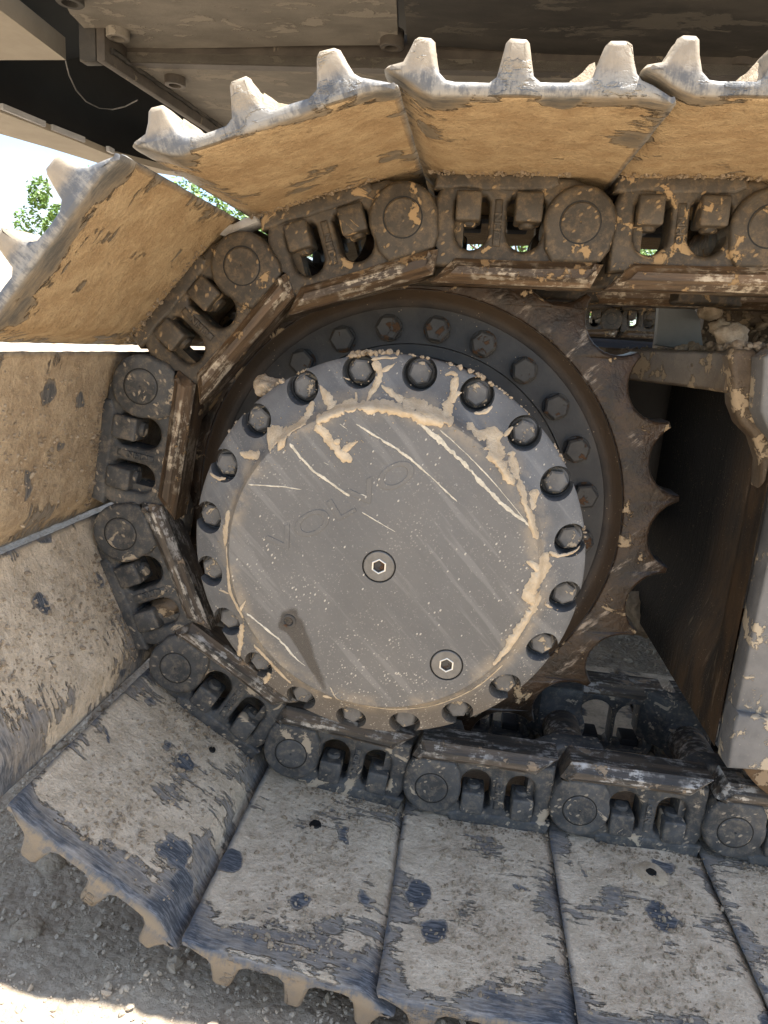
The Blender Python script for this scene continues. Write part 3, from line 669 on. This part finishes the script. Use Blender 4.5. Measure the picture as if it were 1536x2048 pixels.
# raised lettering
tx = text_mesh('VOLVO', .036, .0008, 1.55)
c0, c1 = atY(563, 1084, -.163), atY(806, 946, -.163); mid = (c0+c1)/2; an = math.atan2(c1.z-c0.z, c1.x-c0.x)
wid = max(v.co.x for v in tx.vertices)-min(v.co.x for v in tx.vertices); k = ((c1-c0).length+.030)/wid
for v in tx.vertices:
    a, b, c = v.co; a *= k; v.co = (mid.x+a*math.cos(an)-b*math.sin(an), -.1631-c*.6, mid.z+a*math.sin(an)+b*math.cos(an))
bm = bmesh.new(); bm.from_mesh(tx); tx = bm_mesh(bm)
link_obj('raised_lettering', tx, m_cover, cov, 30)
# mud splashes and streaks (pixel tracks laid on the cover's surface)
def on_cover(px, py):
    y = -.15
    for _ in range(5):
        p = atY(px, py, y); y = coverY(math.hypot(p.x, p.z))
    return atY(px, py, y)
def ribbon(pts, wpx, hmax, seed, rough=.5):
    """pts: [(px,py,w scale)]; a low rounded ridge of mud"""
    W = [on_cover(p[0], p[1]) for p in pts]; ws = [p[2] if len(p) > 2 else 1 for p in pts]
    S_ = []
    for i in range(len(W)-1):
        p0, p1, p2, p3 = W[max(i-1, 0)], W[i], W[i+1], W[min(i+2, len(W)-1)]
        m = max(2, int((p2-p1).length/.0018))
        for s in range(m):
            t = s/m; q = .5*((2*p1)+(p2-p0)*t+(2*p0-5*p1+4*p2-p3)*t*t+(3*p1-p0-3*p2+p3)*t**3); S_.append((q, ws[i]+(ws[i+1]-ws[i])*t))
    S_.append((W[-1], ws[-1])); vs, fs = [], []; K = 7; sc = .80/FPX
    for i, (q, wv) in enumerate(S_):
        t = S_[min(i+1, len(S_)-1)][0]-S_[max(i-1, 0)][0]; t = Vector((t.x, 0, t.z)).normalized(); nrm = Vector((-t.z, 0, t.x))
        end = min(1, (min(i, len(S_)-1-i)+.4)/3)**.5
        for kk in range(K):
            f = (kk/(K-1))*2-1; side = 0 if f < 0 else 7
            ww = wpx*sc*.5*wv*end*(1+rough*1.6*noise.noise(Vector((i*.16, seed+side, 0)))+rough*noise.noise(Vector((i*.5, seed+side, 5)))+.7*rough*noise.noise(Vector((i*1.3, seed+side, 9))))
            p = q+nrm*(f*ww); r = math.hypot(p.x, p.z)
            h = hmax*end*min(1, wv)*(1-f*f)**.7*(1+.5*noise.noise(Vector((i*.35, kk*.8, seed))))
            vs.append((p.x, coverY(min(r, .2349))-.00025-h, p.z))
    for i in range(len(S_)-1):
        for kk in range(K-1): fs.append((i*K+kk, i*K+kk+1, (i+1)*K+kk+1, (i+1)*K+kk))
    return raw(vs, fs)
MUDS = [([(535, 877), (556, 873), (572, 882)], 38), ([(568, 866), (603, 846), (619, 822), (626, 802, .6)], 15), ([(634, 848), (666, 826), (697, 813), (744, 812), (775, 816), (814, 825), (849, 836), (888, 846)], 21),
        ([(640, 770, .2), (650, 790, 1), (668, 814, 1.4)], 15), ([(634, 848), (648, 871), (668, 897), (688, 914), (704, 922)], 16), ([(680, 904), (700, 893), (716, 882, .4)], 10), ([(668, 882), (680, 886)], 18),
        ([(744, 719), (770, 716), (795, 715, .4)], 6), ([(748, 722), (759, 746), (752, 770), (733, 803, .3)], 12), ([(762, 743), (776, 737), (790, 727, .3)], 8), ([(712, 784, .7), (712, 805, .7)], 9),
        ([(763, 770, .5), (783, 785), (806, 803)], 12), ([(806, 803), (838, 812), (869, 828), (906, 846)], 22), ([(890, 750), (902, 747), (916, 750)], 8), ([(914, 752, .7), (906, 781), (898, 817, 1.3), (884, 842, 1.6)], 16), ([(924, 785, .3), (912, 790), (904, 806)], 12),
        ([(935, 845, .4), (962, 866), (986, 880, 1.5), (998, 926, 1.1), (1014, 953, .8), (1028, 968, .4)], 24), ([(1020, 903, 1.3), (1034, 949), (1049, 1004, .8), (1065, 1051), (1075, 1078, .7)], 14), ([(1070, 978, 1.2), (1066, 1020, .6)], 15), ([(1008, 872), (1026, 853, .5)], 10),
        ([(1090, 1104), (1084, 1139, 1.3), (1060, 1186, 1.5), (1070, 1209, 1.1), (1041, 1256, 1), (1018, 1291, .7), (987, 1330, .35)], 21), ([(1053, 1122, .5), (1068, 1130), (1080, 1142)], 13), ([(1098, 1104), (1120, 1112, .8), (1150, 1102, .7), (1160, 1092, .3)], 8),
        ([(458, 1020, .7), (453, 1050, 1.4), (450, 1092, .8)], 10), ([(453, 1092, .4), (455, 1129, .7), (461, 1184), (480, 1223, 1.4), (486, 1236)], 8), ([(491, 1202, .4), (480, 1223)], 7), ([(486, 1248), (480, 1285, 1.2), (478, 1312, .8)], 10), ([(438, 1180, .5), (458, 1187)], 6),
        ([(508, 1289, .7), (547, 1332), (582, 1367, .6)], 9), ([(540, 1346, 1.3), (529, 1367, .6)], 12), ([(646, 1392), (664, 1396, .5)], 10), ([(480, 905, .5), (505, 912, 1.2), (520, 904, .6)], 16), ([(420, 946, .6), (438, 958, 1), (452, 956, .6)], 8),
        ([(660, 1374, .6), (690, 1400), (760, 1416, .7), (820, 1417, .7), (880, 1407, .7), (950, 1376, .7), (1005, 1330, .8)], 4), ([(1090, 1208, 1), (1105, 1216, .5)], 7), ([(948, 826, .5), (970, 823, 1), (985, 812, .5)], 8), ([(700, 760, .7), (690, 756, .4)], 7)]
for i, (pts, wd) in enumerate(MUDS):
    link_obj('mud_splash', ribbon(pts, wd, .0008+.00011*wd, i*3.1), m_mudsplat, cov, 60)
STRK = [([(580, 887, 1.2), (619, 934), (666, 969, .9), (699, 992, 1.3)], 7), ([(712, 848, .4), (745, 868), (810, 910, 1.2), (860, 952, .6), (914, 1003, .6)], 6), ([(830, 838), (868, 870), (908, 908), (955, 956), (1000, 1003), (1070, 1058, .6)], 10),
        ([(497, 969), (560, 973), (603, 979, .3)], 4), ([(724, 1024), (755, 1043), (791, 1064, .3)], 3), ([(494, 1227), (556, 1277, 1.2), (590, 1315), (611, 1332, .3)], 5), ([(712, 990, .5), (722, 990), (736, 994, .7)], 5), ([(680, 848), (694, 858, .3)], 4),
        ([(880, 860), (930, 905), (985, 962), (1050, 1040, .4)], 3), ([(440, 1045), (448, 1053, .3)], 2), ([(648, 925), (658, 930, .3)], 3)]
for i, (pts, wd) in enumerate(STRK):
    link_obj('dust_streak', ribbon(pts, wd*.68, .0003, 50+i*2.3, .6), m_scratch, cov, 60)
# oil stain round the level plug, running down and right
st = []
for t in range(40):
    a = 2*PI*t/40; rr = 22+2.5*math.sin(3*a)+2*math.sin(5*a+1); dx, dy = math.cos(a)*rr, math.sin(a)*rr
    k = max(0, math.cos(a-math.radians(62)))**6
    st.append((580+dx*1.15+k*66, 1242+dy*1.15+k*128))
ctr = Vector((-.1000, -.16318, -.0860)); rim = [Vector((p.x, -.16318, p.z)) for p in (atY(x, y, -.163) for x, y in st)]; vs = [ctr]; at = [1.0]
for f, v_ in ((.35, .9), (.7, .55), (1.0, .2), (1.25, 0.0)):
    for p in rim: vs.append(ctr+(p-ctr)*f); at.append(v_)
fs = [(0, i+1, (i+1) % 40+1) for i in range(40)]+[(1+q*40+i, 1+(q+1)*40+i, 1+(q+1)*40+(i+1) % 40, 1+q*40+(i+1) % 40) for q in range(3) for i in range(40)]
me = raw(vs, fs); me.attributes.new('stain', 'FLOAT', 'POINT').data.foreach_set('value', at)
_m = M('oil_stain'); _a = _m.t.nodes.new('ShaderNodeAttribute'); _a.attribute_name = 'stain'
_al = _m.ramp(_m.math('ADD', _a.outputs['Fac'], _m.math('MULTIPLY', _m.math('SUBTRACT', _m.noise(45, 4, .6, _m.coord(rnd=False)), .5), .5)), .12, .5)
_m.put(_m.b.inputs['Alpha'], _m.math('MULTIPLY', _al, .6)); _mo = _m.out((.085, .072, .058), .5, 0, None, .4)
link_obj('oil_stain', me, _mo, cov, 0)
# crusts of mud along the upper rim of the cover
vs_spots = []; rr = random.Random(12)
for _ in range(520):
    a = rr.gauss(1.35, .62)
    if -.1 < a < 2.6 and noise.noise(Vector((a*7, 2, 0))) > -.05+.3*rr.random(): vs_spots.append((Vector((.2352*math.cos(a), rr.uniform(-.120, -.112), .2352*math.sin(a))), rr.uniform(.0008, .0036)*rr.uniform(.5, 1.2)))
for a0_, n_, s_ in ((1.72, 26, .0055), (1.62, 14, .005), (2.22, 14, .005), (1.2, 10, .004)):
    for _ in range(n_):
        a = rr.gauss(a0_, .045); vs_spots.append((Vector((rr.uniform(.2345, .2375)*math.cos(a), rr.uniform(-.122, -.108), rr.uniform(.2345, .2375)*math.sin(a))), rr.uniform(.4, 1)*s_))
for i_, (pts_, wd_) in enumerate(MUDS):
    for _ in range(int(wd_*.9)):
        q_ = rr.choice(pts_); p_ = on_cover(q_[0]+rr.gauss(0, wd_*.7+4), q_[1]+rr.gauss(0, wd_*.7+4))
        if math.hypot(p_.x, p_.z) < .232: vs_spots.append((p_, rr.uniform(.0004, .0014)))
tag(link_obj('rim_mud', pebbles(vs_spots, 8), m_clod, cov, 0), kind='stuff')

# ------------------------------------------------------------------ loose lumps
p = atY(535, 772, -.09); o = link_obj('dirt_clod', rock(.017, 2.2, .75, 3), m_clod, None, 60); o.location = p; tag(o, 'pale dirt clod resting on the rim behind the hub cover', 'dirt clod')
me = prism([(-.030, 0, -.006), (-.022, 0, .004), (-.004, 0, .006), (.012, 0, .012), (.028, 0, .014), (.031, 0, .006), (.014, 0, .001), (-.004, 0, -.005), (-.016, 0, -.010)], (0, .030, 0), .0025)
o = link_obj('stone_chip', me, m_stone, None, 40); o.location = atY(473, 456, .012); o.rotation_euler = (0, D(-4), D(-12)); tag(o, 'flat grey stone chip wedged between two track shoes', 'stone')

# ------------------------------------------------------------------ track frame at the right
fr = thing('crawler_undercarriage', (.7, .3, -.1), 'rusty steel track frame end with dirt on its top plate beside the sprocket', 'undercarriage')
def fpart(name, me, mat, sm=35):
    o = link_obj(name, me, mat, fr, sm); o.matrix_parent_inverse = Matrix.Translation((-.7, -.3, .1)); return o
def sm(t): t = min(1, max(0, t)); return t*t*(3-2*t)
vs, fs = [], []; NY, NZ = 30, 30
zt = [(-.262), ]
for j in range(NZ+1):
    z = -.262+(.222+.262)*j/NZ
    for i in range(NY+1):
        y = .002+.62*(i/NY)**1.3
        x = .466+.03*sm((y-.055)/.05)*sm((z+.22)/.14)-.012*sm((z-.14)/.08)*(1-sm(y/.1))
        vs.append((x, y, z))
for j in range(NZ):
    for i in range(NY): fs.append((j*(NY+1)+i, (j+1)*(NY+1)+i, (j+1)*(NY+1)+i+1, j*(NY+1)+i+1))
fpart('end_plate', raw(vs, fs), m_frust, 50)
side = [(.470, -.258), (.472, .10), (.468, .135), (.456, .165), (.440, .180), (.428, .200), (.424, .235), (.420, .262), (.43, .272), (1.1, .272), (1.1, -.243), (.55, -.243), (.535, -.258)]
fpart('side_plate', slab(side, [], -.030, .012, .004, 2), m_fgrey)
fpart('lip', slab([(.462, .10), (.458, .135), (.444, .163), (.424, .180), (.411, .203), (.404, .232), (.396, .262), (.402, .271), (.425, .271), (.47, .2), (.48, .12)], [], .012, .05, .008, 3), m_fbrown)
fpart('foot_block', slab([(.470, -.268), (.522, -.264), (.528, -.20), (.522, -.190), (.470, -.188), (.467, -.20)], [], -.042, .0, .004, 2), m_fgrey)
top = [(.402, .03), (.398, .10), (.382, .20), (.352, .30), (.300, .37), (.250, .40), (.235, .50), (.235, .75), (1.1, .75), (1.1, .03)]
me = slab([(a, -b) for a, b in top], [], .216, .268, .006, 2)
for v in me.vertices: v.co = (v.co.x, -v.co.z, v.co.y)
bm = bmesh.new(); bm.from_mesh(me); fpart('top_plate', bm_mesh(bm), m_fbrown)
g0 = [atY(1312, 690, .33), atY(1322, 560, .33), atY(1362, 560, .33), atY(1400, 640, .33), atY(1408, 705, .33)]
fpart('gusset', prism(g0, (0, .02, 0), .002), m_gusset)
fpart('rear_housing', boxm(.47, 1.1, .40, .74, .26, .385, .01), m_fbrown)
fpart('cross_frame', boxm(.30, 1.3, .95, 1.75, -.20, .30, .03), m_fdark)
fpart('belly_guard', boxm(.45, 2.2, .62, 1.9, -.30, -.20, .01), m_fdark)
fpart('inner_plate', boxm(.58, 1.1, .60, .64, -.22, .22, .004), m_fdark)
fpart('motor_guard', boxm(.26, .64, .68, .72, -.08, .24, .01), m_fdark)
rr = random.Random(21); sp = []
for _ in range(900):
    x = rr.uniform(.30, .56); y = rr.uniform(.05, .42)
    if x > .405-.22*max(0, y-.1)**1.1+.005: sp.append((Vector((x, y, .268+rr.uniform(0, .012)*(1 if x > .42 else .3))), min(.010, .0018*math.exp(abs(rr.gauss(0, .8))))))
for _ in range(420):
    x = rr.uniform(.46, .70); y = rr.uniform(.36, .42); sp.append((Vector((x, y-.0, .268+rr.uniform(0, .12))), min(.011, .002*math.exp(abs(rr.gauss(0, .9))))))
for _ in range(260):
    x = rr.uniform(.405, .48); y = rr.uniform(.02, .16); sp.append((Vector((x, y, .270+rr.uniform(0, .008))), min(.008, .002*math.exp(abs(rr.gauss(0, .8))))))
o = fpart('dirt_crumbs', pebbles(sp, 31), m_clod_dark, 0); tag(o, kind='stuff')
for i, (px, py, y, s, lab) in enumerate(((1466, 672, .10, .020, 'largest pale clod lying on the track frame top plate'), (1418, 622, .30, .019, 'brown clod beside the grey gusset on the track frame'), (1440, 655, .16, .014, 'small clod just behind the largest clod on the track frame'))):
    c = link_obj('dirt_clod', rock(s, 6.1+i*2.3, .8, 3), m_clod, None, 60); c.location = atY(px, py, y); tag(c, lab, 'dirt clod')
c = link_obj('dirt_lump', rock(.045, 9.4, 1.0, 3), m_clod_dark, fr, 60); c.matrix_parent_inverse = Matrix.Translation((-.7, -.3, .1)); c.location = atY(1300, 1232, .50)
ro = thing('track_roller', (.588, .15, -.213), 'rusty track roller flange below the track frame foot', 'roller')
for nm, pf in (('flange', [(.02, -.176), (.103, -.176), (.109, -.172), (.110, -.160), (.09, -.158), (.02, -.15)]), ('tread', [(.02, -.15), (.098, -.15), (.098, .05), (.02, .05)])):
    link_obj(nm, lathe(pf, 72), m_rollr, ro, 35)

far_t = thing('crawler_track', (1.0, 2.3, GZ), 'dark opposite crawler track frame in the shade under the machine', 'track')
lp = arc(-.02, 0, .40, D(90), D(270), 20)+[(3.2, -.40), (3.2, .40)]
link_obj('side_frame', slab([(x-1.0, z-GZ) for x, z in lp], [], .10, .50, .02), m_fdark, far_t).location = (0, -.15, 0)
# ------------------------------------------------------------------ upper structure overhead (swung over the track)
Z1, Z2 = .86, .900
up = thing('upper_structure', (.6, 1.4, Z1), 'dusty underside of the excavator upper structure overhead', 'excavator')
PI_ = Matrix.Translation((-.6, -1.4, -Z1))
def upart(name, me, mat, sm=30):
    o = link_obj(name, me, mat, up, sm); o.matrix_parent_inverse = PI_; return o
def ext(p, q, k): return p+(q-p)*k
a, b = atZ(215, 122, Z1), atZ(432, 250, Z1)
rb = atZ(1536, 152, Z1); c0 = ext(a, rb, 1.0); far = ext(a, b, 1.9)
plate = [a, ext(a, rb, 2.2), Vector((2.3, 2.05, Z1)), Vector((far.x, 2.05, Z1)), far]
upart('belly_plate', prism(plate, (0, 0, .02)), m_belly)
# cross beam: vertical dark face between the two levels
bd = (rb-a).normalized()
upart('cross_beam', prism([a, ext(a, rb, 2.2), ext(a, rb, 2.2)+Vector((0, .03, 0)), a+Vector((0, .03, 0))], (0, 0, Z2-Z1+.03)), m_beam).location.z -= .003
# nearer, higher belly panels with the slit between them
def zpoly(pts, z): return [atZ(x, y, z) for x, y in pts]
A1 = zpoly([(205, 88), (796, 84), (790, -60), (100, -60), (140, 28)], Z2)
A2 = zpoly([(815, 84), (1640, 132), (1560, -60), (802, -60)], Z2)
def bowed(poly, mat, name, bow):
    """panel whose rear edge rolls down a little, as a pressed plate"""
    bm = bmesh.new(); vv = [bm.verts.new(p) for p in poly]; f = bm.faces.new(vv)
    bmesh.ops.triangulate(bm, faces=[f]); bmesh.ops.subdivide_edges(bm, edges=bm.edges[:], cuts=12, use_grid_fill=True)
    y1 = max(p.y for p in poly)
    for v in bm.verts:
        t = max(0, 1-(y1-v.co.y)/.17); v.co.z -= bow*t*t
        v.co.z += .0015*noise.noise(v.co*12)
    r = bmesh.ops.extrude_face_region(bm, geom=bm.faces[:]); bmesh.ops.translate(bm, verts=[g for g in r['geom'] if isinstance(g, bmesh.types.BMVert)], vec=(0, 0, .03))
    upart(name, bm_mesh(bm), mat, 50)
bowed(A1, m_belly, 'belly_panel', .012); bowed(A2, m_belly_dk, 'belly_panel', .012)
# left edge plate hanging below the belly plate
e0, e1 = atZ(193, 122, Z1-.03), atZ(425, 272, Z1-.03); dirv = (e1-e0).normalized(); nrm = Vector((dirv.y, -dirv.x, 0))
e1 = e0+dirv*1.5
upart('edge_plate', prism([e0, e1, e1+nrm*.022, e0+nrm*.022], (0, 0, .16), .002), m_beam)
f0 = atZ(160, 118, Z1-.03); 
upart('edge_flat', prism([e0-nrm*.045+dirv*.0, e0-nrm*.002, e0+dirv*.03-nrm*.002, e0+dirv*.03-nrm*.045], (0, 0, .12), .002), m_belly_dk)
# weld seam between edge plate and belly plate
wp = []; rr = random.Random(9)
for i in range(70):
    wp.append(e0+nrm*.026+dirv*(.02+i*.012)+Vector((rr.uniform(-.002, .002), rr.uniform(-.002, .002), Z1-e0.z-.001+rr.uniform(-.002, .002))))
upart('weld_seam', tube(wp, .0065, 7), m_belly_dk, 60)
# hanging bolt heads
for px, py, z, r, mt in ((236, 78, Z2, .026, m_belly), (783, 97, Z2, .026, m_beam), (1475, 138, Z2, .030, m_beam), (350, 172, Z1, .026, m_beam), (140, 8, Z2, .028, m_belly_dk)):
    p = atZ(px, py, z-.02)
    me = lathe([(.0, .012), (r*.55, .012), (r*.6, 0), (r*.93, 0), (r, .002), (r, .034)], 32, False)
    for v in me.vertices: v.co = (p.x+v.co.x, p.y+v.co.z, p.z+v.co.y)
    bm = bmesh.new(); bm.from_mesh(me); upart('belly_bolt', bm_mesh(bm), mt)
# counterweight side: sandy underside panel, black cavity, outer skirt
G = zpoly([(-260, -170), (0, 20), (132, 120), (-260, 121)], Z1+.02); upart('counterweight_floor', prism(G, (0, 0, .05)), m_skirt)
Fq = zpoly([(-120, -75), (0, 20), (132, 120), (132, 30), (90, 0), (30, -75)], Z2); 
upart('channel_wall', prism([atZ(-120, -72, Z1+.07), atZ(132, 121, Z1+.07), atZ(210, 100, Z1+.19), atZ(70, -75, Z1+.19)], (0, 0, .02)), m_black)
H = [(-200, 207), (0, 268), (98, 296), (195, 326), (254, 337), (351, 352), (470, 372), (470, 362), (332, 341), (228, 314), (163, 287), (0, 224), (-200, 148)]
upart('outer_skirt', prism(zpoly(H, Z1-.04), (0, 0, .02), .0), m_skirt)
HU = zpoly(H[7:], Z1-.015)
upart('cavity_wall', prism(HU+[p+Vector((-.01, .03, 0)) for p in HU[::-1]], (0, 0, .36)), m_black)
for (x0, y0), (x1, y1) in (((0, 219), (86, 254)), ((100, 260), (165, 285)), ((212, 302), (223, 308))):
    q0, q1 = atZ(x0, y0, Z1-.035), atZ(x1, y1, Z1-.035); dd = (q1-q0).normalized(); n2 = Vector((dd.y, -dd.x, 0))
    upart('skirt_lip', prism([q0, q1, q1+n2*.012, q0+n2*.012], (0, 0, .016)), m_lip)
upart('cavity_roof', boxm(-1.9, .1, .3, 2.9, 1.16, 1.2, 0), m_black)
hz = [(-.75, 1.9), (-1.75, 1.0)]
upart('body', boxm(-1.35, 2.4, .40, 2.6, 1.22, 2.5, .05), m_skirt)
hp = [(131, 121), (138, 150), (152, 180), (172, 203), (198, 216), (225, 219), (250, 213), (275, 200)]
upart('cable', tube([atZ(x, y, .93) for x, y in hp], .0022, 6), m_hose, 60)

# ------------------------------------------------------------------ trees behind
def tree(x, y, h, cw, n, seed, label, low=.25):
    r = random.Random(seed); t = thing('tree', (x, y, GZ), label, 'tree', 'trees beyond the yard')
    parts = [tube([(0, 0, -.2), (.1, 0, h*.35), (0, .1, h*.7)], .11, 8)]
    for _ in range(6):
        a = r.uniform(0, 6.3); z0 = h*r.uniform(.25, .55); parts.append(tube([(0, 0, z0), (math.cos(a)*cw*.3, math.sin(a)*cw*.3, z0+h*.16), (math.cos(a)*cw*.55, math.sin(a)*cw*.55, z0+h*.25)], .045, 6))
    link_obj('trunk', join(parts), m_bark, t, 60)
    cl = [(Vector((r.gauss(0, cw*.36), r.gauss(0, cw*.36), h*r.uniform(low, .95))), r.uniform(.35, .8)*cw*.36) for _ in range(26)]; vs, fs = [], []
    for _ in range(n):
        c, s = r.choice(cl); d = Vector((r.gauss(0, 1), r.gauss(0, 1), r.gauss(0, 1))).normalized()*s*r.uniform(.3, 1)**.5; p = c+d
        u = Vector((r.gauss(0, 1), r.gauss(0, 1), r.gauss(0, .6))).normalized(); v = u.orthogonal().normalized(); L_ = r.uniform(.08, .17); k = len(vs)
        vs += [p-u*L_, p+v*L_*.45, p+u*L_, p-v*L_*.45]; fs.append((k, k+1, k+2, k+3))
    link_obj('crown', raw(vs, fs), m_leaf, t, 0)
T = [(-20.5, 33, 8.0, 3.4, 'tree standing at the end of the sand bank under the open sky'), (-12.2, 32, 9.2, 4.2, 'bright leafy tree seen between the tilted track shoes'), (-8, 31, 9.5, 4.5, 'full tree seen past the grey stone chip'),
     (-3.2, 30, 9.0, 4.2, 'sunlit tree showing through the link window above the sprocket'), (1.6, 30, 7.4, 4.0, 'low tree showing through the top-run link windows'), (6.2, 31, 6.8, 4, 'tree glimpsed below the top rail beyond the sprocket teeth')]
for i, (x, y, h, cw, lab) in enumerate(T): tree(x, y, h, cw, 5200, 60+i, lab)
